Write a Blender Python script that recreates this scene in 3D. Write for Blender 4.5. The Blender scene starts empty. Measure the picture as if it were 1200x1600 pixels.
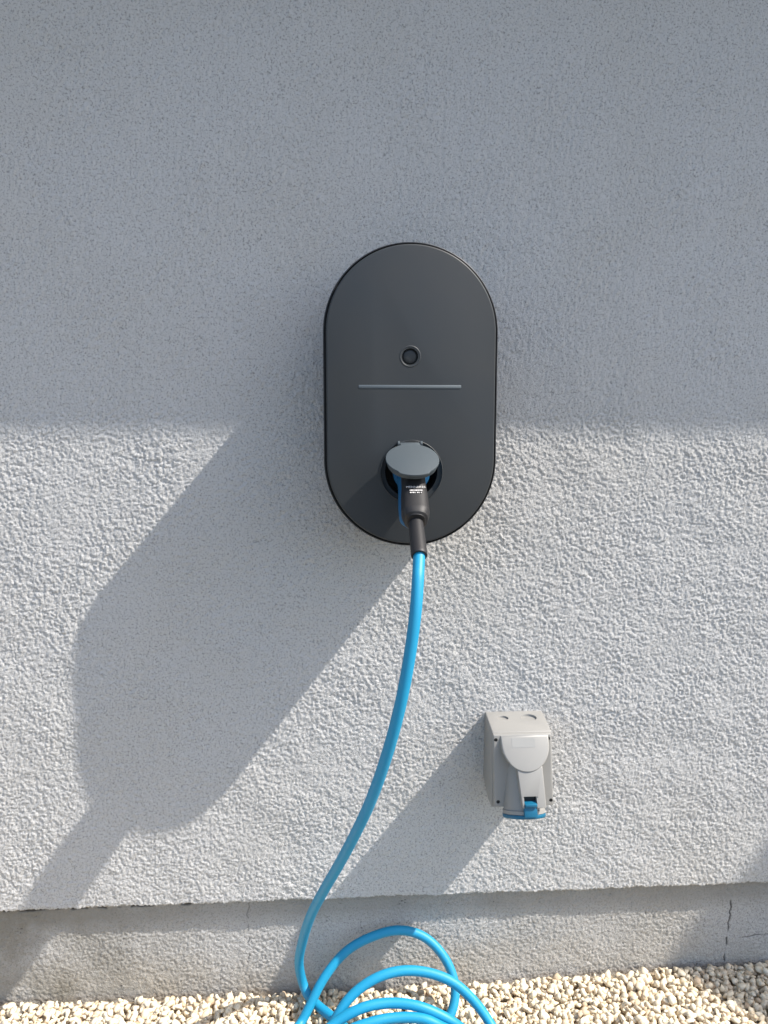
import bpy, bmesh, math, random
import numpy as np
from mathutils import Vector, Matrix
random.seed(7); rng = np.random.default_rng(11)
S = bpy.context.scene
C = S.collection

# ------------------------------------------------------------------ camera, sky, sun, exposure
EYE = Vector((0.0, -1.1, 0.865)); PITCH = math.radians(6.6); YAW = math.radians(3.5)
fw = Vector((math.sin(YAW)*math.cos(PITCH), math.cos(YAW)*math.cos(PITCH), -math.sin(PITCH)))
rt = Vector((math.cos(YAW), -math.sin(YAW), 0)); up = rt.cross(fw)
cam = bpy.data.cameras.new('camera'); co = bpy.data.objects.new('camera', cam); C.objects.link(co)
m = Matrix.Identity(4)
for i in range(3):
    m[i][0] = rt[i]; m[i][1] = up[i]; m[i][2] = -fw[i]; m[i][3] = EYE[i]
co.matrix_world = m
cam.sensor_fit = 'VERTICAL'; cam.sensor_height = 24.0; cam.lens = 1215/1600*24.0
cam.clip_start = 0.02; cam.clip_end = 1000
S.camera = co

SUN = Vector((3.15, -1.0, 3.85)).normalized()          # towards the sun
w = bpy.data.worlds.new('World'); S.world = w; w.use_nodes = True
nt = w.node_tree; bg = nt.nodes['Background']
sky = nt.nodes.new('ShaderNodeTexSky'); sky.sky_type = 'NISHITA'; sky.sun_disc = False
sky.sun_elevation = math.asin(SUN.z); sky.sun_rotation = math.atan2(SUN.x, SUN.y)
sky.air_density = 1.0; sky.dust_density = 1.8; sky.ozone_density = 0.95
nt.links.new(sky.outputs[0], bg.inputs[0]); bg.inputs[1].default_value = 0.14
sl = bpy.data.lights.new('sun', 'SUN'); sl.energy = 4.1; sl.angle = math.radians(0.53); sl.color = (1.0, 0.94, 0.865)
so = bpy.data.objects.new('sun', sl); C.objects.link(so)
so.rotation_euler = SUN.to_track_quat('Z', 'Y').to_euler(); so.location = (2, -2, 4)
S.view_settings.view_transform = 'Standard'; S.view_settings.look = 'None'
S.view_settings.exposure = 0.88; S.view_settings.gamma = 1.0; S.view_settings.use_curve_mapping = False

# ------------------------------------------------------------------ helpers
def link(name, me, mat=None, parent=None, smooth=None):
    if mat is not None:
        for mm in (mat if isinstance(mat, (list, tuple)) else [mat]): me.materials.append(mm)
    o = bpy.data.objects.new(name, me); C.objects.link(o)
    if parent is not None:
        off = world_loc(parent)
        me.transform(Matrix.Translation(-off)); o.parent = parent
    if smooth is not None:
        me.shade_smooth() if smooth == 180 else me.shade_smooth()
        if smooth != 180: me.set_sharp_from_angle(angle=math.radians(smooth))
    return o
def world_loc(o):
    v = o.location.copy()
    while o.parent: o = o.parent; v += o.location
    return v
def empty(name, loc, label=None, cat=None, group=None, kind=None):
    o = bpy.data.objects.new(name, None); C.objects.link(o); o.location = loc; o.empty_display_size = .05
    tag(o, label, cat, group, kind); return o
def tag(o, label=None, cat=None, group=None, kind=None):
    for k, v in (('label', label), ('category', cat), ('group', group), ('kind', kind)):
        if v: o[k] = v
    return o
def mesh_from(verts, faces, name='m'):
    me = bpy.data.meshes.new(name); me.from_pydata([tuple(v) for v in verts], [], faces); me.update(); return me
def bm_mesh(bm, name='m'):
    bmesh.ops.recalc_face_normals(bm, faces=bm.faces)
    me = bpy.data.meshes.new(name); bm.to_mesh(me); bm.free(); return me
def box_bm(x0, x1, y0, y1, z0, z1, bev=0, seg=2):
    bm = bmesh.new(); bmesh.ops.create_cube(bm, size=1)
    for v in bm.verts:
        v.co = Vector(((x0+x1)/2+v.co.x*(x1-x0), (y0+y1)/2+v.co.y*(y1-y0), (z0+z1)/2+v.co.z*(z1-z0)))
    if bev: bmesh.ops.bevel(bm, geom=bm.edges[:], offset=bev, segments=seg, profile=.5, affect='EDGES')
    return bm
def hexa(pts, bev=0, seg=2):
    """pts: 8 corners, back four then front four (same winding)"""
    bm = bmesh.new(); v = [bm.verts.new(p) for p in pts]
    for f in ((0,1,2,3), (7,6,5,4), (0,4,5,1), (1,5,6,2), (2,6,7,3), (3,7,4,0)): bm.faces.new([v[i] for i in f])
    bmesh.ops.recalc_face_normals(bm, faces=bm.faces)
    if bev: bmesh.ops.bevel(bm, geom=bm.edges[:], offset=bev, segments=seg, profile=.5, affect='EDGES')
    return bm
def loft(rings, cap0=True, cap1=True):
    n = len(rings[0]); vs = [p for r in rings for p in r]; fs = []
    for a in range(len(rings)-1):
        for i in range(n):
            j = (i+1) % n; fs.append((a*n+i, a*n+j, (a+1)*n+j, (a+1)*n+i))
    if cap0: fs.append(tuple(range(n-1, -1, -1)))
    if cap1: fs.append(tuple((len(rings)-1)*n+i for i in range(n)))
    bm = bmesh.new(); bv = [bm.verts.new(p) for p in vs]
    for f in fs: bm.faces.new([bv[i] for i in f])
    return bm
def lathe(origin, axis, prof, n=64, cap0=True, cap1=True, ref=Vector((1, 0, 0))):
    """prof: (distance along axis, radius)"""
    ax = Vector(axis).normalized(); e1 = (ref-ax*ref.dot(ax)).normalized(); e2 = ax.cross(e1); o = Vector(origin)
    rings = [[o+ax*h+(e1*math.cos(2*math.pi*i/n)+e2*math.sin(2*math.pi*i/n))*r for i in range(n)] for h, r in prof]
    return loft(rings, cap0, cap1)
def catmull(P, k=14):
    P = [Vector(p) for p in P]; P = [P[0]*2-P[1]]+P+[P[-1]*2-P[-2]]; out = []
    for i in range(1, len(P)-2):
        p0, p1, p2, p3 = P[i-1:i+3]
        t0 = 0; t1 = t0+max((p1-p0).length, 1e-6)**.5; t2 = t1+max((p2-p1).length, 1e-6)**.5; t3 = t2+max((p3-p2).length, 1e-6)**.5
        for s in range(k):
            t = t1+(t2-t1)*s/k
            a1 = p0*((t1-t)/(t1-t0))+p1*((t-t0)/(t1-t0)); a2 = p1*((t2-t)/(t2-t1))+p2*((t-t1)/(t2-t1)); a3 = p2*((t3-t)/(t3-t2))+p3*((t-t2)/(t3-t2))
            b1 = a1*((t2-t)/(t2-t0))+a2*((t-t0)/(t2-t0)); b2 = a2*((t3-t)/(t3-t1))+a3*((t-t1)/(t3-t1))
            out.append(b1*((t2-t)/(t2-t1))+b2*((t-t1)/(t2-t1)))
    out.append(P[-2]); return out
def smooth_path(pts, it):
    for _ in range(it): pts = [pts[0]]+[(pts[i-1]+pts[i]*2+pts[i+1])/4 for i in range(1, len(pts)-1)]+[pts[-1]]
    return pts
def tube(path, r, n=20):
    T = [(path[min(i+1, len(path)-1)]-path[max(i-1, 0)]).normalized() for i in range(len(path))]
    nrm = T[0].orthogonal().normalized(); rings = []
    for i, p in enumerate(path):
        nrm = (nrm-T[i]*nrm.dot(T[i])).normalized(); b = T[i].cross(nrm); rr = r(i/(len(path)-1)) if callable(r) else r
        rings.append([p+(nrm*math.cos(2*math.pi*k/n)+b*math.sin(2*math.pi*k/n))*rr for k in range(n)])
    return loft(rings)
def boolean(ob, cutters):
    for c in cutters:
        md = ob.modifiers.new('b', 'BOOLEAN'); md.object = c; md.operation = 'DIFFERENCE'; md.solver = 'EXACT'
    bpy.context.view_layer.update()
    me = bpy.data.meshes.new_from_object(ob.evaluated_get(bpy.context.evaluated_depsgraph_get()))
    ob.modifiers.clear(); ob.data = me
    for c in cutters: bpy.data.objects.remove(c)
    me.shade_smooth(); me.set_sharp_from_angle(angle=math.radians(30))
    return ob

# ------------------------------------------------------------------ materials
def mat(name, col, rough=.5, spec=.5, bump=None, vary=None, coat=0, rvar=0):
    """bump=(scale, strength, distance), vary=(scale, amount, second colour)"""
    m = bpy.data.materials.new(name); m.use_nodes = True; t = m.node_tree; N = t.nodes; L = t.links
    b = N['Principled BSDF']; b.inputs['Base Color'].default_value = (*col, 1); b.inputs['Roughness'].default_value = rough
    b.inputs['Specular IOR Level'].default_value = spec; b.inputs['Coat Weight'].default_value = coat
    tc = N.new('ShaderNodeTexCoord')
    if vary:
        n = N.new('ShaderNodeTexNoise'); n.inputs['Scale'].default_value = vary[0]; n.inputs['Detail'].default_value = 6
        mx = N.new('ShaderNodeMix'); mx.data_type = 'RGBA'; mx.inputs[6].default_value = (*col, 1); mx.inputs[7].default_value = (*vary[2], 1)
        r = N.new('ShaderNodeMapRange'); r.inputs['From Min'].default_value = .35; r.inputs['From Max'].default_value = .7; r.inputs['To Max'].default_value = vary[1]
        L.new(tc.outputs['Object'], n.inputs['Vector']); L.new(n.outputs[0], r.inputs[0]); L.new(r.outputs[0], mx.inputs[0]); L.new(mx.outputs[2], b.inputs['Base Color'])
    if rvar:
        n = N.new('ShaderNodeTexNoise'); n.inputs['Scale'].default_value = 22; n.inputs['Detail'].default_value = 5
        r = N.new('ShaderNodeMapRange'); r.inputs['To Min'].default_value = rough-rvar; r.inputs['To Max'].default_value = rough+rvar
        L.new(tc.outputs['Object'], n.inputs['Vector']); L.new(n.outputs[0], r.inputs[0]); L.new(r.outputs[0], b.inputs['Roughness'])
    if bump:
        n = N.new('ShaderNodeTexNoise'); n.inputs['Scale'].default_value = bump[0]; n.inputs['Detail'].default_value = 4
        bp = N.new('ShaderNodeBump'); bp.inputs['Strength'].default_value = bump[1]; bp.inputs['Distance'].default_value = bump[2]
        L.new(tc.outputs['Object'], n.inputs['Vector']); L.new(n.outputs[0], bp.inputs['Height']); L.new(bp.outputs[0], b.inputs['Normal'])
    return m
def plaster(name, col, stain, dirtcol, dirt_shade=False):
    m = bpy.data.materials.new(name); m.use_nodes = True; t = m.node_tree; N = t.nodes; L = t.links; b = N['Principled BSDF']
    b.inputs['Roughness'].default_value = .92; b.inputs['Specular IOR Level'].default_value = .15
    g = N.new('ShaderNodeNewGeometry')
    def noise(sc, de, ro=.55):
        n = N.new('ShaderNodeTexNoise'); n.inputs['Scale'].default_value = sc; n.inputs['Detail'].default_value = de; n.inputs['Roughness'].default_value = ro
        L.new(g.outputs['Position'], n.inputs['Vector']); return n.outputs[0]
    def rng_(v, a, c, lo, hi):
        r = N.new('ShaderNodeMapRange'); r.inputs['From Min'].default_value = a; r.inputs['From Max'].default_value = c
        r.inputs['To Min'].default_value = lo; r.inputs['To Max'].default_value = hi; L.new(v, r.inputs[0]); return r.outputs[0]
    def mix(f, a, c):
        x = N.new('ShaderNodeMix'); x.data_type = 'RGBA'; L.new(f, x.inputs[0])
        for k, s in ((6, a), (7, c)):
            if isinstance(s, tuple): x.inputs[k].default_value = (*s, 1)
            else: L.new(s, x.inputs[k])
        return x.outputs[2]
    c = mix(rng_(noise(3.2, 4), .45, .72, 0, .55 if not dirt_shade else .8), col, stain)
    c = mix(rng_(noise(360, 3, .75), .52, .64, 0, .72), c, tuple(v*.36 for v in col))      # tiny dark specks, the shade of the pits put into the colour
    if dirt_shade:
        sx = N.new('ShaderNodeSeparateXYZ'); L.new(g.outputs['Position'], sx.inputs[0])
        ml = N.new('ShaderNodeMath'); ml.operation = 'MULTIPLY'
        L.new(rng_(sx.outputs[2], .075, -.0, 0, 1), ml.inputs[0]); L.new(rng_(noise(9, 5), .3, .65, 0, 1), ml.inputs[1])
        c = mix(ml.outputs[0], c, dirtcol)
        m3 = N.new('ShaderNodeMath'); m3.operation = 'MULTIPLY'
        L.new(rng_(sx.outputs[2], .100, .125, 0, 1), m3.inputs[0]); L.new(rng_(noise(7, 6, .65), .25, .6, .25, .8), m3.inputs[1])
        c = mix(m3.outputs[0], c, (.27, .26, .235))  # dirt band at the top that also deepens the overhang's shade in the colour
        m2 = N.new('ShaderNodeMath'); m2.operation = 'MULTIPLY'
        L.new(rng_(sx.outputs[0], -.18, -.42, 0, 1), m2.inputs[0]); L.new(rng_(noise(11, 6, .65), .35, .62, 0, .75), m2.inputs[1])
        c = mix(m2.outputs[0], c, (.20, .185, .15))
    at = N.new('ShaderNodeAttribute'); at.attribute_name = 'crack'
    c = mix(at.outputs['Fac'], c, (.035, .03, .026))
    L.new(c, b.inputs['Base Color'])
    bp = N.new('ShaderNodeBump'); bp.inputs['Strength'].default_value = .8; bp.inputs['Distance'].default_value = .0016
    L.new(noise(620, 3, .6), bp.inputs['Height']); L.new(bp.outputs[0], b.inputs['Normal'])
    return m
M = {}
M['render'] = plaster('roughcast_render', (.53, .525, .512), (.50, .482, .445), (.3, .28, .25))
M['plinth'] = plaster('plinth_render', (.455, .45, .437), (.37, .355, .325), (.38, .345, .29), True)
M['block'] = mat('wall_core', (.4, .4, .4), .9)
M['anthracite'] = mat('anthracite_plastic', (.026, .031, .035), .52, .45, (900, .06, .0003), (9, .8, (.034, .036, .036)), rvar=.1)
M['body'] = mat('black_plastic', (.009, .010, .012), .5, .5, (700, .05, .0003))
M['rim'] = mat('rim_plastic', (.05, .053, .057), .22, .6, (500, .03, .0003))
M['lens'] = mat('sensor_lens', (.019, .022, .024), .5, .5, (300, .02, .0003))
M['bar'] = mat('status_bar', (.11, .13, .14), .5, .5, (300, .03, .0003))
M['hole'] = mat('socket_black', (.008, .009, .012), .5, .4, (500, .1, .0004))
M['lid'] = mat('grey_lid_plastic', (.062, .078, .088), .55, .4, (800, .08, .0003), (25, .4, (.068, .080, .088)))
M['blue'] = mat('blue_plastic', (.006, .10, .23), .5, .5, (600, .06, .0003))
M['cable'] = mat('blue_cable_sheath', (.008, .27, .47), .52, .5, (260, .12, .0004), (14, .55, (.010, .245, .43)), rvar=.08)
M['rubber'] = mat('black_rubber', (.015, .0148, .016), .55, .5, (900, .15, .0003), (40, .4, (.026, .025, .026)))
M['print'] = mat('white_print', (.6, .58, .56), .6)
M['pvc'] = mat('light_grey_plastic', (.285, .279, .262), .45, .45, (500, .06, .0003), (30, .35, (.255, .25, .238)), rvar=.06)
M['screw'] = mat('dark_screw_recess', (.012, .012, .012), .5)
M['steel'] = mat('contact_metal', (.5, .5, .5), .3)
M['cblue'] = mat('blue_flap', (.005, .12, .22), .45, .5, (500, .05, .0003))
M['stone'] = mat('ledge_stone', (.42, .41, .40), .85, .2, (90, .4, .002))
M['paving'] = mat('paving', (.13, .125, .115), .9, .2, (60, .5, .004), (4, .8, (.10, .097, .09)))

# ------------------------------------------------------------------ the stucco height field (tileable, metres)
NT = 1200; CELL = .0012
kx = np.fft.fftfreq(NT, CELL)[:, None]; ky = np.fft.rfftfreq(NT, CELL)[None, :]; kk = np.sqrt(kx*kx+ky*ky)
def band(wl, width, seed):
    r = np.random.default_rng(seed).standard_normal((NT, NT)); g = np.exp(-((np.log(kk+1e-6)-math.log(1/wl))/width)**2)
    h = np.fft.irfft2(np.fft.rfft2(r)*g, s=(NT, NT)); return h/h.std()
a = band(.0085, .38, 1); a2 = band(.0052, .30, 2); c3 = band(.03, .5, 4); c4 = band(.12, .5, 5)
b1 = band(.0078, .9, 21); b2 = band(.0044, .7, 22); b3 = band(.0030, .45, 23); w1 = band(.02, .6, 24); w2 = band(.16, .5, 26)
def blobs(r, dens, seed):
    g = np.random.default_rng(seed); imp = (g.random((NT, NT)) < dens*(CELL/r)**2)*(.5+.9*g.random((NT, NT)))
    ax_ = np.minimum(np.arange(NT), NT-np.arange(NT))*CELL; d2 = (ax_[:, None]**2+ax_[None, :]**2)/r**2
    return np.fft.irfft2(np.fft.rfft2(imp)*np.fft.rfft2(np.clip(1-d2, 0, 1)**1.2), s=(NT, NT))
gr_ = blobs(.0027, .22, 31)*1.15+blobs(.0021, .30, 32)*1.05+blobs(.0016, .38, 33)*.95          # thrown grains of three sizes
grain = (2.2*np.tanh(gr_/2.2)*1.45+b1*.08+b2*.14+b3*.22)*(1+.10*w2)
grain -= grain.mean()
HF = (grain*.00053+c3*.00010+c4*.0003)
def sample(H, X, Z, ox=0., oz=0.):
    u = ((X+ox)/CELL) % NT; v = ((Z+oz)/CELL) % NT
    i = np.floor(u).astype(int) % NT; j = np.floor(v).astype(int) % NT; fu = u-np.floor(u); fv = v-np.floor(v); i1 = (i+1) % NT; j1 = (j+1) % NT
    return H[i, j]*(1-fu)*(1-fv)+H[i1, j]*fu*(1-fv)+H[i, j1]*(1-fu)*fv+H[i1, j1]*fu*fv
def axis(*seg):
    out = []
    for a_, b_, st in seg: out.append(np.arange(a_, b_-1e-9, (b_-a_)/max(1, round((b_-a_)/st))))
    out.append(np.array([seg[-1][1]])); return np.concatenate(out)
def grid_mesh(name, P, attr=None):
    nx, nz = P.shape[:2]; idx = np.arange(nx*nz).reshape(nx, nz)
    q = np.stack([idx[:-1, :-1], idx[1:, :-1], idx[1:, 1:], idx[:-1, 1:]], -1).reshape(-1, 4)
    me = bpy.data.meshes.new(name); me.vertices.add(nx*nz); me.vertices.foreach_set('co', P.reshape(-1).astype(np.float32))
    me.loops.add(len(q)*4); me.loops.foreach_set('vertex_index', q.reshape(-1).astype(np.int32))
    me.polygons.add(len(q)); me.polygons.foreach_set('loop_start', np.arange(0, len(q)*4, 4, dtype=np.int32))
    me.polygons.foreach_set('loop_total', np.full(len(q), 4, dtype=np.int32)); me.update(calc_edges=True)
    if attr is not None:
        at = me.attributes.new('crack', 'FLOAT', 'POINT'); at.data.foreach_set('value', attr.reshape(-1).astype(np.float32))
    me.shade_smooth(); return me
def line_dist(X, Z, pts):
    d = np.full(X.shape, 9.)
    for (x0, z0), (x1, z1) in zip(pts[:-1], pts[1:]):
        L2 = (x1-x0)**2+(z1-z0)**2; t = np.clip(((X-x0)*(x1-x0)+(Z-z0)*(z1-z0))/L2, 0, 1)
        d = np.minimum(d, np.hypot(X-x0-t*(x1-x0), Z-z0-t*(z1-z0)))
    return d

# ------------------------------------------------------------------ house wall: rendered coat, plinth, ledge, unseen shadow slab
house = empty('house_wall', (0, 0, 0), 'pale grey roughcast rendered house wall above a recessed plinth', 'wall')
xs = axis((-3.5, -.7, .35), (-.7, -.54, .007), (-.54, .73, .00125), (.73, 1.0, .008), (1.0, 5.0, .4))
zs = axis((.151, .88, .00125), (.88, 1.45, .0023), (1.45, 1.6, .01), (1.6, 3.0, .35))
X, Z = np.meshgrid(xs, zs, indexing='ij')
fade = np.clip((X+.72)/.1, 0, 1)*np.clip((1.05-X)/.1, 0, 1)*np.clip((1.62-Z)/.1, 0, 1)
Y = -sample(HF, X, Z)*fade
edge = sample(c3, xs, xs*0, .3, .1)*.0005+sample(c4, xs, xs*0, .1, .5)*.0005+sample(b1, xs, xs*0)*.0006+sample(b2, xs, xs*0)*.0004     # uneven lower edge of the coat
Z = Z+edge[:, None]*np.clip((.19-Z)/.04, 0, 1)
Y[:, 0] += .0012
P = np.stack([X, Y, Z], -1)
ret = P[:, :1].copy(); ret[:, :, 1] = .0195; ret[:, :, 2] += .0008
me = grid_mesh('render_coat', np.concatenate([ret, P], 1))
link('render_coat', me, M['render'], house)
link('wall_core', bm_mesh(box_bm(-3.5, 5.0, .020, .3, -.1, 3.0)), M['block'], house)

zs = axis((-.06, -.02, .01), (-.02, .165, .00125)); X, Z = np.meshgrid(xs, zs, indexing='ij')
fade = np.clip((X+.72)/.1, 0, 1)*np.clip((1.05-X)/.1, 0, 1)
Y = .0135-sample(HF, X, Z, .63, .41)*fade*.85
rr = np.random.default_rng(5)
def wig(p0, p1, n, amp): 
    return [(p0[0]+(p1[0]-p0[0])*i/n+rr.normal()*amp[0], p0[1]+(p1[1]-p0[1])*i/n+rr.normal()*amp[1]) for i in range(n+1)]
crack = np.zeros(X.shape)
for pts, wd, st in ((wig((.6175, .115), (.6125, .012), 16, (.0015, .001)), .0009, 1.0), (wig((.640, .052), (.70, .058), 9, (.001, .0008)), .0008, .8),
                    (wig((-.141, .146), (-.136, .006), 22, (.0018, .001)), .0007, .5),
                    (wig((-.56, .1415), (-.17, .1425), 46, (.001, .0008)), .0012, 1.0)):
    d = line_dist(X, Z, pts); gate = np.clip(sample(c3, X, Z, .2, .7)*1.1+.5, 0, 1)
    crack = np.maximum(crack, np.clip(1.35-d/(wd*(.55+.6*gate)), 0, 1)*st*np.clip(gate*1.6, 0, 1))
pit = np.clip((sample(a2, X, Z, .9, .2)+sample(c3, X, Z, .5, .5)*.6-2.75)*1.6, 0, 1); crack = np.maximum(crack, pit*.8)
Y = Y+crack*.0022
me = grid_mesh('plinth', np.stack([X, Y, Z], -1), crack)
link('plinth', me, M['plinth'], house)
link('ledge', bm_mesh(box_bm(-2.4, 2.3, -.22, .0, 1.692, 1.75, .004)), M['stone'], house, 40)
cv = [(2.15, .0), (2.46, -.60), (2.87, -1.15), (4.3, -1.12), (4.3, .0)]  # unseen slab, added and outlined to cast the soft shadow at lower right
link('shadow_slab', bm_mesh(loft([[Vector((x, y, 2.30)) for x, y in cv], [Vector((x, y, 2.40)) for x, y in cv]])), M['stone'], house)

# ------------------------------------------------------------------ ground
def gz(x): t = np.clip((x-.1)/.55, 0, 1); return .014*t*t*(3-2*t)-.001
gs = grid_mesh('ground', np.stack([*np.meshgrid(np.linspace(-60, 60, 61), np.linspace(-60, 30, 46), indexing='ij'), np.full((61, 46), -.045)], -1))
tag(link('ground', gs, M['paving']), kind='structure')
bed = mat('gravel_bed', (.36, .28, .19), .95, .2, (140, 1, .006), (160, .8, (.55, .47, .36)))
bx = np.linspace(-2.5, 3.0, 111); by = np.linspace(-.55, .0165, 14); BX, BY = np.meshgrid(bx, by, indexing='ij')
tag(link('gravel_bed', grid_mesh('gravel_bed', np.stack([BX, BY, gz(BX)-.013], -1)), bed), kind='structure')
tag(link('paving', bm_mesh(box_bm(-30, 30, -14, -.56, -.044, -.002, .004)), M['paving']), kind='structure')

# crushed stones: forty chipped shapes, scattered in layers, one joined mesh
templ = []
for k in range(44):
    bm = bmesh.new(); r = np.random.default_rng(100+k); n = int(r.integers(13, 20))
    d = r.standard_normal((n, 3)); d /= np.linalg.norm(d, axis=1)[:, None]; d *= (.88+.16*r.random((n, 1)))
    d *= np.array([1.05, r.uniform(.68, .98), r.uniform(.48, .75)])
    for p in d: bm.verts.new(p)
    bmesh.ops.convex_hull(bm, input=bm.verts); loose = [v for v in bm.verts if not v.link_faces]
    for v in loose: bm.verts.remove(v)
    bmesh.ops.triangulate(bm, faces=bm.faces); bmesh.ops.recalc_face_normals(bm, faces=bm.faces); bm.verts.index_update()
    templ.append((np.array([v.co[:] for v in bm.verts]), np.array([[v.index for v in f.verts] for f in bm.faces]))); bm.free()
pts = []
for lay, (dz, sp, lo, hi, x0, x1, y0) in enumerate(((-.0090, .0110, .0064, .0084, -.9, 1.1, -.555), (-.0035, .0104, .0050, .0086, -.9, 1.1, -.555), (.0004, .0112, .0036, .0084, -.85, 1.05, -.55))):
    gx, gy = np.meshgrid(np.arange(x0, x1, sp), np.arange(y0, .006, sp*.92), indexing='ij')
    gx = gx+rng.uniform(-.45, .45, gx.shape)*sp; gy = gy+rng.uniform(-.45, .45, gy.shape)*sp
    for x, y in zip(gx.ravel(), gy.ravel()):
        if lay == 2 and rng.random() < .25: continue
        s = rng.uniform(lo, hi)*(1.18 if rng.random() < .08 else 1)
        y = min(y, .0105-s*.75)
        pts.append((x, y, float(gz(x))+dz+rng.normal()*.0012, s))
VV = []; FF = []; off = 0
for x, y, z, s in pts:
    v, f = templ[int(rng.integers(len(templ)))]
    q = rng.standard_normal(4)*np.array([1, .42, .42, 1]); q /= np.linalg.norm(q); a_, b_, c_, d_ = q
    Rm = np.array([[1-2*(c_*c_+d_*d_), 2*(b_*c_-a_*d_), 2*(b_*d_+a_*c_)], [2*(b_*c_+a_*d_), 1-2*(b_*b_+d_*d_), 2*(c_*d_-a_*b_)], [2*(b_*d_-a_*c_), 2*(c_*d_+a_*b_), 1-2*(b_*b_+c_*c_)]])
    VV.append(v@Rm.T*s+np.array([x, y, z])); FF.append(f+off); off += len(v)
V = np.concatenate(VV); F_ = np.concatenate(FF)
V[:, 1] = np.minimum(V[:, 1], .0132)
me = bpy.data.meshes.new('gravel'); me.vertices.add(len(V)); me.vertices.foreach_set('co', V.reshape(-1).astype(np.float32))
me.loops.add(len(F_)*3); me.loops.foreach_set('vertex_index', F_.reshape(-1).astype(np.int32)); me.polygons.add(len(F_))
me.polygons.foreach_set('loop_start', np.arange(0, len(F_)*3, 3, dtype=np.int32)); me.polygons.foreach_set('loop_total', np.full(len(F_), 3, dtype=np.int32)); me.update(calc_edges=True)
gm = bpy.data.materials.new('cream_gravel'); gm.use_nodes = True; N = gm.node_tree.nodes; L = gm.node_tree.links; b = N['Principled BSDF']
b.inputs['Roughness'].default_value = .8; b.inputs['Specular IOR Level'].default_value = .25
g = N.new('ShaderNodeNewGeometry'); cr = N.new('ShaderNodeValToRGB'); e = cr.color_ramp.elements
e[0].position = 0; e[0].color = (.64, .53, .37, 1); e[1].position = 1; e[1].color = (.72, .63, .48, 1)
for p, c in ((.06, (.52, .39, .26)), (.14, (.72, .61, .45)), (.45, (.78, .68, .50)), (.7, (.68, .585, .44)), (.86, (.75, .675, .53))): x = e.new(p); x.color = (*c, 1)
n = N.new('ShaderNodeTexNoise'); n.inputs['Scale'].default_value = 260; n.inputs['Detail'].default_value = 4
mx = N.new('ShaderNodeMix'); mx.data_type = 'RGBA'; mx.blend_type = 'MULTIPLY'; mx.inputs[0].default_value = .22
rg = N.new('ShaderNodeMapRange'); rg.inputs['From Min'].default_value = .3; rg.inputs['From Max'].default_value = .6; rg.inputs['To Min'].default_value = .55
L.new(g.outputs['Random Per Island'], cr.inputs[0]); L.new(g.outputs['Position'], n.inputs['Vector']); L.new(n.outputs[0], rg.inputs[0])
L.new(cr.outputs[0], mx.inputs[6]); L.new(rg.outputs[0], mx.inputs[7]); L.new(mx.outputs[2], b.inputs['Base Color'])
bp = N.new('ShaderNodeBump'); bp.inputs['Strength'].default_value = .5; bp.inputs['Distance'].default_value = .001
n2 = N.new('ShaderNodeTexNoise'); n2.inputs['Scale'].default_value = 420; n2.inputs['Detail'].default_value = 3
L.new(g.outputs['Position'], n2.inputs['Vector']); L.new(n2.outputs[0], bp.inputs['Height']); L.new(bp.outputs[0], b.inputs['Normal'])
tag(link('gravel', me, gm), 'cream crushed limestone gravel strip along the foot of the wall', 'gravel', kind='stuff')

# ------------------------------------------------------------------ wall charger
CX, CZ, CW, CH = .0945, .8964, .2205, .3805
def stadium(y, ins, n=48, x=CX, z=CZ, w=CW, h=CH):
    r = w/2-ins; s = (h-w)/2; out = []
    for k in range(n): a_ = math.pi*k/(n-1); out.append(Vector((x+r*math.cos(a_), y, z+s+r*math.sin(a_))))
    for k in range(n): a_ = math.pi+math.pi*k/(n-1); out.append(Vector((x+r*math.cos(a_), y, z-s+r*math.sin(a_))))
    return out
ch = empty('wall_charger', (CX, 0, CZ-CH/2), 'dark grey oval electric car charger mounted on the roughcast wall', 'wall charger')
body = link('charger_body', bm_mesh(loft([stadium(*p) for p in ((.003, .009), (-.03, .0075), (-.098, .0012), (-.1045, 0), (-.1085, 0), (-.1100, .0003), (-.1104, .0009), (-.1104, .0016), (-.1040, .0020), (-.1040, .02))])), M['body'], ch, 35)
RC = Vector((.0951, -.117, .8024))        # charging socket centre
def cutter(bm): o = bpy.data.objects.new('cut', bm_mesh(bm)); C.objects.link(o); return o
bl = [0, .0005, .0012]
cov = loft([stadium(*p) for p in ((-.1045, .0038), (-.1145, .0038), (-.1158, .0040), (-.1164, .0044), (-.1168, .0050), (-.1170, .0060))])
cover = link('front_cover', bm_mesh(cov), M['anthracite'])
cover = boolean(cover, [
    cutter(lathe((.0929, -.118, .9463), (0, 1, 0), [(0, .0102), (.0065, .0100)], 64)),
    cutter(lathe(RC+Vector((0, -.001, 0)), (0, 1, 0), [(0, .0396), (.0010, .0392), (.0030, .0365), (.0038, .0335), (.02, .0320)], 96))])
cover.data.transform(Matrix.Translation(-Vector(ch.location))); cover.parent = ch
body_w = body
body.parent = None; body.location = ch.location
body = boolean(body, [cutter(lathe((RC.x, -.12, RC.z), (0, 1, 0), [(0, .0318), (.06, .0318)], 64))])
body.location = (0, 0, 0); body.parent = ch
link('sensor_ring', bm_mesh(lathe((.0929, -.1170, .9463), (0, -1, 0), [(-.001, .0140), (-.0001, .0138), (.0003, .0130), (.0004, .0122), (.0001, .0114), (-.0016, .0100), (-.006, .0097)], 64, False, False)), M['anthracite'], ch, 60)
link('sensor_lens', bm_mesh(lathe((.0929, -.1130, .9463), (0, -1, 0), [(-.002, .0092), (.0005, .0090), (.0012, .0075), (.0016, .0045), (.0017, .001)], 48)), M['lens'], ch, 180)
link('status_bar', bm_mesh(box_bm(.0283, .1576, -.1176, -.115, .9068, .9112, .0009)), M['bar'], ch, 30)
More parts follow.
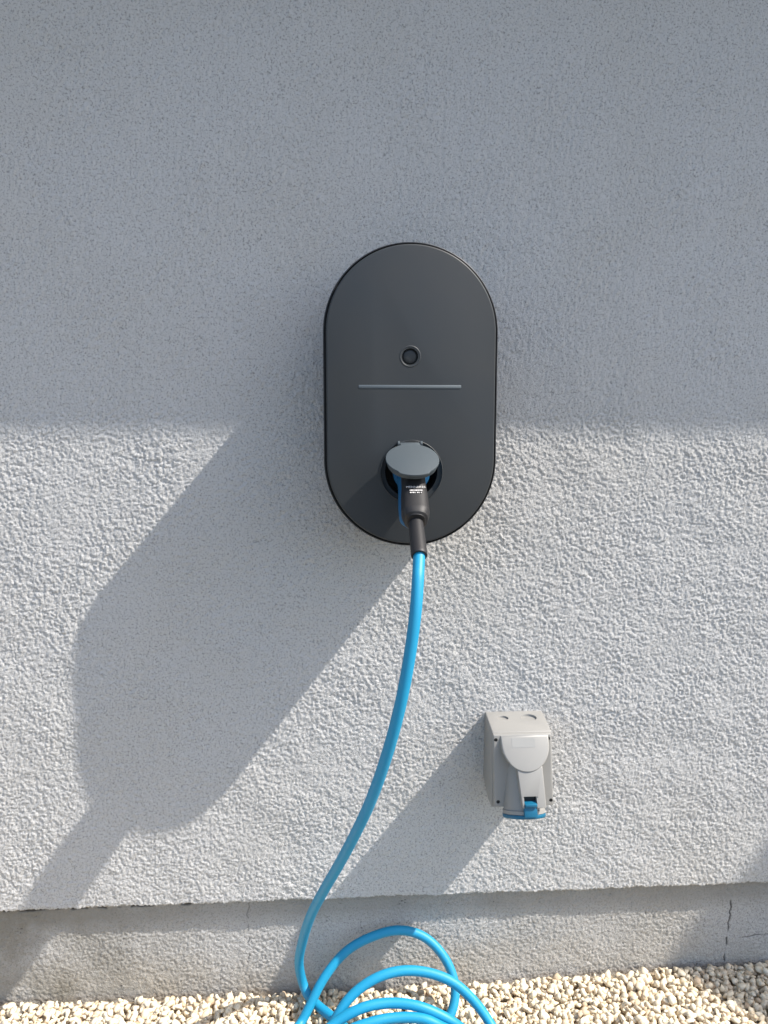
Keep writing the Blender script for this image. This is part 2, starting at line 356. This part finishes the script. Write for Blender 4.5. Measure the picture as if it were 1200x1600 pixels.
sk = link('vehicle_socket', bm_mesh(lathe((RC.x, -.105, RC.z), (0, 1, 0), [(-.0085, .0320), (0, .0312), (.035, .0312), (.0355, .001)], 64, False, False)), M['hole'], ch, 40)
link('socket_core', bm_mesh(lathe((RC.x, -.1, RC.z), (0, 1, 0), [(0, .001), (0, .024), (.03, .024)], 48, False, False)), M['hole'], sk, 40)
link('socket_ring', bm_mesh(lathe((RC.x, -.1175, RC.z), (0, -1, 0), [(-.004, .0405), (.0002, .0402), (.0008, .0395), (.0004, .0388), (-.001, .0384)], 96, False, False)), M['anthracite'], ch, 60)
# hinge and opened lid
hz = Vector((.0928, -.1225, .8392)); out = Vector((0, -.855, -.518)).normalized(); nrm = Vector((0, -.518, .855)).normalized()
hg = empty('socket_lid', hz, None); hg.parent = ch; hg.location = hz-Vector(ch.location)
def lidpt(u, v, h): return Vector((hz.x+u, hz.y, hz.z))+out*v+nrm*h
R0 = .0328; vc = .0355
prof = []
NN = 96
def lid_ring(r, h, notch=True):
    ring = []
    for k in range(NN):
        a_ = 2*math.pi*k/NN; dv = abs(a_-math.pi/2); rr_ = r+(.0024*min(1, max(0, (.62-dv)/.07)) if notch else 0); u = rr_*math.cos(a_); v = rr_*math.sin(a_)
        ring.append(lidpt(u, vc+v, h))
    return ring
lidm = loft([lid_ring(R0-.0036, -.0098, False), lid_ring(R0-.0024, -.0094, False), lid_ring(R0-.0008, -.0034, False), lid_ring(R0-.0008, -.0028), lid_ring(R0, -.0022), lid_ring(R0, -.0008), lid_ring(R0-.0003, -.0002), lid_ring(R0-.0009, .0)])
lidob = link('lid_plate', bm_mesh(lidm), M['lid'], None, 40)
lidob.data.transform(Matrix.Translation(-hz)); lidob.parent = hg
tabm = hexa([lidpt(-.0125, -.001, -.0035), lidpt(.0125, -.001, -.0035), lidpt(.0125, .008, -.0035), lidpt(-.0125, .008, -.0035),
             lidpt(-.0125, -.001, -.0004), lidpt(.0125, -.001, -.0004), lidpt(.0125, .008, -.0004), lidpt(-.0125, .008, -.0004)], .0006)
link('hinge_tab', bm_mesh(tabm), M['lid'], hg, 40)
for s in (-1, 1):
    link('hinge_knuckle', bm_mesh(lathe((hz.x+s*.0128, -.1205, .8375), (s, 0, 0), [(0, .0034), (.0002, .0038), (.0026, .0038), (.003, .0033)], 24, ref=Vector((0, 1, 0)))), M['lid'], hg, 40)
link('hinge_block', bm_mesh(box_bm(hz.x-.0158, hz.x+.0158, -.121, -.1120, .8335, .8405, .001)), M['anthracite'], ch, 40)

# ------------------------------------------------------------------ charging cable with its plug
CR = .0068
main = [(0.0925,-0.2385,0.7169),(0.0906,-0.2500,0.7030),(0.0891,-0.2580,0.6923),(0.0861,-0.2680,0.6622),(0.0795,-0.2720,0.6130),(0.0693,-0.2700,0.5542),(0.0559,-0.2580,0.4937),(0.0378,-0.2360,0.4259),(0.0188,-0.2090,0.3679),(-0.0000,-0.1760,0.3118),(-0.0213,-0.1380,0.2514),(-0.0402,-0.0950,0.1880),(-0.0532,-0.0550,0.1240),(-0.0606,-0.0280,0.0695),(-.0560,-.0200,.0330),(-.0480,-.0280,.0180),(-.0327,-.0420,.0110),(-.0155,-.0600,.0100)]
g1 = [(.02,-.10,.0095),(.09,-.165,.0095),(.17,-.205,.0115),(.232,-.180,.014)]
l2 = [(.2180,-.138,.022),(.2096,-.1200,.0320),(.1867,-.1050,.0594),(.1518,-.0950,.0854),(.0979,-.0900,.0977),(.0525,-.0950,.0930),(.0119,-.1050,.0708),(-.0121,-.1200,.0412)]
g2 = [(-.030,-.150,.020),(-.028,-.215,.0095),(.03,-.270,.0095),(.11,-.265,.020),(.162,-.190,.020),(.150,-.118,.010)]
l1 = [(0.1499,-0.0750,-0.0050),(0.1654,-0.0580,0.0106),(0.1704,-0.0420,0.0335),(0.1590,-0.0260,0.0632),(0.1296,-0.0120,0.0907),(0.0911,-0.0070,0.1013),(0.0473,-0.0100,0.0939),(0.0086,-0.0200,0.0790),(-0.0248,-0.0360,0.0484),(-0.0480,-0.0550,0.0137),(-0.0588,-0.0660,0.0011)]
g3 = [(-.078,-.110,.0095),(-.065,-.215,.0095),(.0,-.305,.0100),(.11,-.330,.0110),(.205,-.270,.0200),(.198,-.180,.0350)]
l3 = [(.1604,-.1300,.0436),(.1129,-.1200,.0645),(.0691,-.1150,.0693),(.0248,-.1200,.0660),(-.0207,-.1300,.0434)]
g4 = [(-.045,-.165,.028),(-.020,-.235,.024),(.05,-.290,.024),(.135,-.290,.026),(.185,-.220,.038),(.172,-.160,.044)]
l4 = [(.1391,-.1370,.0470),(.1136,-.1300,.0555),(.0772,-.1275,.0570),(.0419,-.1320,.0555),(.0000,-.1420,.0460)]
g5 = [(-.035,-.20,.030),(-.045,-.30,.012),(.02,-.42,.0090),(.22,-.62,.0075),(.6,-.95,.0075),(1.2,-1.15,.0075),(2.0,-1.6,.0075),(3.2,-1.8,.0075)]
path = smooth_path(catmull(main+g1+l2+g2+l1+g3+l3+g4+l4+g5, 14), 14)
cb = empty('charging_cable', (0, -.25, 0), 'blue charging cable plugged into the oval charger and coiled on the gravel', 'charging cable')
link('cable_sheath', bm_mesh(tube(path, CR, 24)), M['cable'], cb, 180)
def loft_path(pts, W, Hh, ex, nrings=40, nseg=48, cap=True):
    """rounded-box sections: W, Hh half sizes at each control point, section normal kept in the y-z plane"""
    k = 12; cp = catmull(pts, k); n = len(pts); rings = []
    for i, p in enumerate(cp):
        t = i/k; a_ = min(int(t), n-2); f_ = t-a_; f_ = f_*f_*(3-2*f_)
        w_ = W[a_]*(1-f_)+W[a_+1]*f_; h_ = Hh[a_]*(1-f_)+Hh[a_+1]*f_
        T = (cp[min(i+1, len(cp)-1)]-cp[max(i-1, 0)]).normalized(); side = Vector((1, 0, 0)); side = (side-T*side.dot(T)).normalized(); nn = side.cross(T)
        if nn.z < 0: nn = -nn
        ring = []
        for q in range(nseg):
            a = 2*math.pi*q/nseg; c_ = math.cos(a); s_ = math.sin(a)
            ring.append(p+side*w_*math.copysign(abs(c_)**(2/ex), c_)+nn*h_*math.copysign(abs(s_)**(2/ex), s_))
        rings.append(ring)
    return loft(rings)
PP = [(.0948,-.108,.8010),(.0940,-.126,.7950),(.0932,-.144,.7810),(.0924,-.164,.7640),(.0918,-.179,.7520),(.0928,-.1870,.7460),(.0927,-.1900,.7437)]
plug = link('plug_shell', bm_mesh(loft_path(PP, (.0200,.0182,.0170,.0178,.0172,.0130,.0085), (.0200,.0180,.0150,.0145,.0130,.0100,.0070), 2.5)), M['blue'], cb, 50)
PQ = [(.0951,-.1180,.8030),(.0950,-.1310,.7990),(.0945,-.1500,.7860),(.0938,-.1715,.7690),(.0932,-.1880,.7565),(.0930,-.1965,.7505),(.0929,-.1992,.7487)]
link('plug_grip', bm_mesh(loft_path(PQ, (.0165,.0157,.0152,.0166,.0168,.0142,.0105), (.0165,.0160,.0155,.0160,.0160,.0146,.0115), 2.5)), M['rubber'], cb, 50)
link('plug_collar', bm_mesh(lathe((.0951,-.100,.8024), (0,-1,-.12), [(-.004,.0232),(.016,.0232),(.0205,.0229),(.0220,.0220),(.0223,.0190)], 64)), M['blue'], cb, 40)
RP0 = Vector((.0930,-.1890,.7530)); RP1 = Vector((.0922,-.2420,.7155))
ax = RP1-RP0; ln = ax.length
link('strain_relief', bm_mesh(lathe(RP0, ax, [(0,.0086),(.012,.0087),(ln*.55,.0091),(ln-.004,.0094),(ln-.001,.0093),(ln,.0088),(ln,.0069)], 40, True, False)), M['rubber'], cb, 40)
# small white print on the grip
topn = Vector((0,-.60,.80))
def text(body_, size, loc, xdir, ydir, name, parent, material):
    cu = bpy.data.curves.new(name, 'FONT'); cu.body = body_; cu.size = size; cu.align_x = 'CENTER'; cu.align_y = 'CENTER'; cu.extrude = .0001; cu.space_character = 1.05
    o = bpy.data.objects.new(name, cu); C.objects.link(o); bpy.context.view_layer.update()
    me = bpy.data.meshes.new_from_object(o.evaluated_get(bpy.context.evaluated_depsgraph_get())); bpy.data.objects.remove(o)
    z_ = xdir.cross(ydir).normalized(); R_ = Matrix((xdir.normalized(), ydir.normalized(), z_)).transposed().to_4x4(); me.transform(Matrix.Translation(loc)@R_)
    return link(name, me, material, parent)
gt = (Vector(PQ[4])-Vector(PQ[2])).normalized(); gn = Vector((1,0,0)).cross(gt).normalized()
if gn.z < 0: gn = -gn
cen = (Vector(PQ[2])+Vector(PQ[4]))/2
PR0 = cen+gn*.0164+Vector((.0006,0,0))-gt*.001
text('MENNEKES', .0046, PR0-gt*.0045, Vector((1,0,0)), -gt, 'print', cb, M['print'])
mk = bmesh.new(); rr = np.random.default_rng(3)
for row, (v0, hh) in enumerate(((.0012, .0022), (.0050, .0018))):          # the smaller print below the maker's name
    u = -.0072
    while u < .0066:
        wd = rr.uniform(.0006, .0017)
        if rr.random() < .82:
            p = [PR0+Vector((1,0,0))*(u+a_)+gt*(v0+b_) for a_, b_ in ((0,-hh/2),(wd,-hh/2),(wd,hh/2*rr.uniform(.4,1)),(0,hh/2))]
            q = [mk.verts.new(x+gn*h_) for h_ in (-.0004, .0001) for x in p]
            for f in ((0,1,2,3),(7,6,5,4),(0,4,5,1),(1,5,6,2),(2,6,7,3),(3,7,4,0)): mk.faces.new([q[k_] for k_ in f])
        u += wd+.0005
link('print', bm_mesh(mk), M['print'], cb)

# ------------------------------------------------------------------ industrial wall socket
ws = empty('wall_socket', (.258, 0, .33), 'light grey industrial wall socket with a blue flap below the oval charger', 'wall socket')
hp = [(.0015, .4384), (-.0700, .4356), (-.0790, .3300), (-.0500, .3270), (.0015, .3400)]
def xl(y): return .2170-.0035*(-y/.08)
def xr(y, z): return .3028-.0055*(-y/.08)+.002*(.44-z)/.11
bm = loft([[Vector((xl(y)-(.001*(.4384-z)/.1), y, z)) for y, z in hp], [Vector((xr(y, z), y, z)) for y, z in hp]])
bmesh.ops.recalc_face_normals(bm, faces=bm.faces); bmesh.ops.bevel(bm, geom=bm.edges[:], offset=.0022, segments=3, profile=.5, affect='EDGES')
hs = link('housing', bm_mesh(bm), M['pvc'])
hs = boolean(hs, [cutter(lathe((x, -.0235, .441), (0, 0, -1), [(0, r), (dp, r*.96)], 40)) for x, r, dp in ((.2395, .0078, .0060), (.2770, .0118, .0062))])
hs.data.transform(Matrix.Translation(-Vector(ws.location))); hs.parent = ws
# front cover plate: leans forward towards the bottom
def cp_(x, z, d): # on the cover plane
    t = (.4350-z)/.10; return Vector((x, -.0790-.0085*t-d, z))
c8 = [cp_(.2137,.4350,-.0085), cp_(.2952,.4352,-.0085), cp_(.2985,.3345,-.0085), cp_(.2150,.3345,-.0085), cp_(.2137,.4350,0), cp_(.2952,.4352,0), cp_(.2985,.3345,0), cp_(.2150,.3345,0)]
cov2 = link('cover_plate', bm_mesh(hexa(c8, .0016, 3)), M['pvc'])
scr = [(.2174,.4283), (.2908,.4287), (.2206,.3418), (.2948,.3420)]
cov2 = boolean(cov2, [cutter(lathe(cp_(x, z, .002), (0, 1, -.08), [(0, .0027), (.0065, .0026)], 24)) for x, z in scr])
cov2.data.transform(Matrix.Translation(-Vector(ws.location))); cov2.parent = ws
for x, z in scr:
    link('screw', bm_mesh(lathe(cp_(x, z, -.0015), (0, 1, -.08), [(0, .0014), (0, .0026), (.002, .0026)], 20)), M['screw'], ws)
# barrel of the socket, leaning forward
bo = Vector((.2560, -.0620, .4050)); bd = Vector((.0, -.0285, -.0770)); bln = bd.length; bdn = bd.normalized()
link('socket_barrel', bm_mesh(lathe(bo, bd, [(0, .0240), (bln*.45, .0258), (bln, .0275), (bln+.0005, .0268), (bln+.001, .01)], 72)), M['pvc'], ws, 40)
# raised shield with a rounded lower edge
sh = []
for k in range(33):
    a_ = math.pi+math.pi*k/32; sh.append((.2572+.0338*math.cos(a_), .4240+.0322*math.sin(a_)))
sh += [(.2912, .4346), (.2232, .4346)]
def shy(z): return -.0800-.0260*max(0, (.4346-z)/.043)**1.0
bm = loft([[Vector((x, -.060, z)) for x, z in sh], [Vector((x, shy(z), z)) for x, z in sh]])
bmesh.ops.recalc_face_normals(bm, faces=bm.faces)
fr = [e for e in bm.edges if all(abs(v.co.y-shy(v.co.z)) < 1e-5 for v in e.verts)]
bmesh.ops.bevel(bm, geom=fr, offset=.0030, segments=3, profile=.5, affect='EDGES')
shd = link('shield', bm_mesh(bm), M['pvc'], ws, 40)
# faint type label field on the shield
lb = [(.2385,.4312),(.2706,.4312),(.2706,.4205),(.2385,.4205)]
link('type_label', bm_mesh(hexa([Vector((x, shy(z)+.001, z)) for x, z in lb]+[Vector((x, shy(z)-.00025, z)) for x, z in lb])), mat('type_label_grey', (.268,.268,.256), .5), ws)
# raised latch tab with its opening
def tb(x0, x1, z1, z0, y1, y0, bev=.001, mt='pvc', nm='latch_guard', back=.02):
    c = [(x0,y1+back,z1),(x1,y1+back,z1),(x1,y0+back,z0),(x0,y0+back,z0),(x0,y1,z1),(x1,y1,z1),(x1,y0,z0),(x0,y0,z0)]
    return link(nm, bm_mesh(hexa([Vector(p) for p in c], bev, 2)), M[mt], ws, 40)
c = [(.2420,-.085,.397),(.2800,-.085,.397),(.2812,-.100,.3480),(.2470,-.100,.3480),(.2425,-.1010,.398),(.2778,-.1010,.398),(.2795,-.1200,.3480),(.2470,-.1200,.3480)]
lg = link('latch_guard', bm_mesh(hexa([Vector(p) for p in c], .0012, 3)), M['pvc'])
lg = boolean(lg, [cutter(hexa([Vector(p) for p in ((.2500,-.109,.3625),(.2668,-.109,.3625),(.2668,-.109,.340),(.2500,-.109,.340),(.2492,-.125,.3615),(.2672,-.125,.3615),(.2676,-.125,.340),(.2488,-.125,.340))])),
                  cutter(hexa([Vector(p) for p in ((.2478,-.1140,.3680),(.2690,-.1140,.3680),(.2690,-.1145,.3600),(.2478,-.1145,.3600),(.2478,-.125,.3690),(.2690,-.125,.3690),(.2690,-.125,.3600),(.2478,-.125,.3600))]))])
lg.data.transform(Matrix.Translation(-Vector(ws.location))); lg.parent = ws
link('latch_opening', bm_mesh(box_bm(.2500,.2668,-.1100,-.1085,.3400,.3630)), M['screw'], ws)
fl = empty('flap', bo+bdn*bln, None); fl.parent = ws; fl.location = bo+bdn*bln-Vector(ws.location)
bc = bo+bdn*(bln)
link('flap_disc', bm_mesh(lathe(bc, bdn, [(.0010,.0288),(.0018,.0296),(.0048,.0296),(.0060,.0286),(.0065,.026),(.0067,.002)], 72)), M['cblue'], fl, 40)
link('socket_rim', bm_mesh(lathe(bc, bdn, [(-.0052,.0270),(-.0040,.0290),(.0004,.0290),(.0009,.0284)], 72)), M['pvc'], ws, 40)
c = [(.2497,-.106,.3545),(.2671,-.106,.3545),(.2675,-.108,.3330),(.2493,-.108,.3330),(.2497,-.1165,.3540),(.2671,-.1165,.3540),(.2675,-.1225,.3360),(.2493,-.1225,.3360)]
link('flap_latch', bm_mesh(hexa([Vector(p) for p in c], .0012, 2)), M['cblue'], fl, 40)
link('flap_catch', bm_mesh(box_bm(.2502,.2668,-.1215,-.112,.3500,.3540,.0008)), M['cblue'], fl, 40)
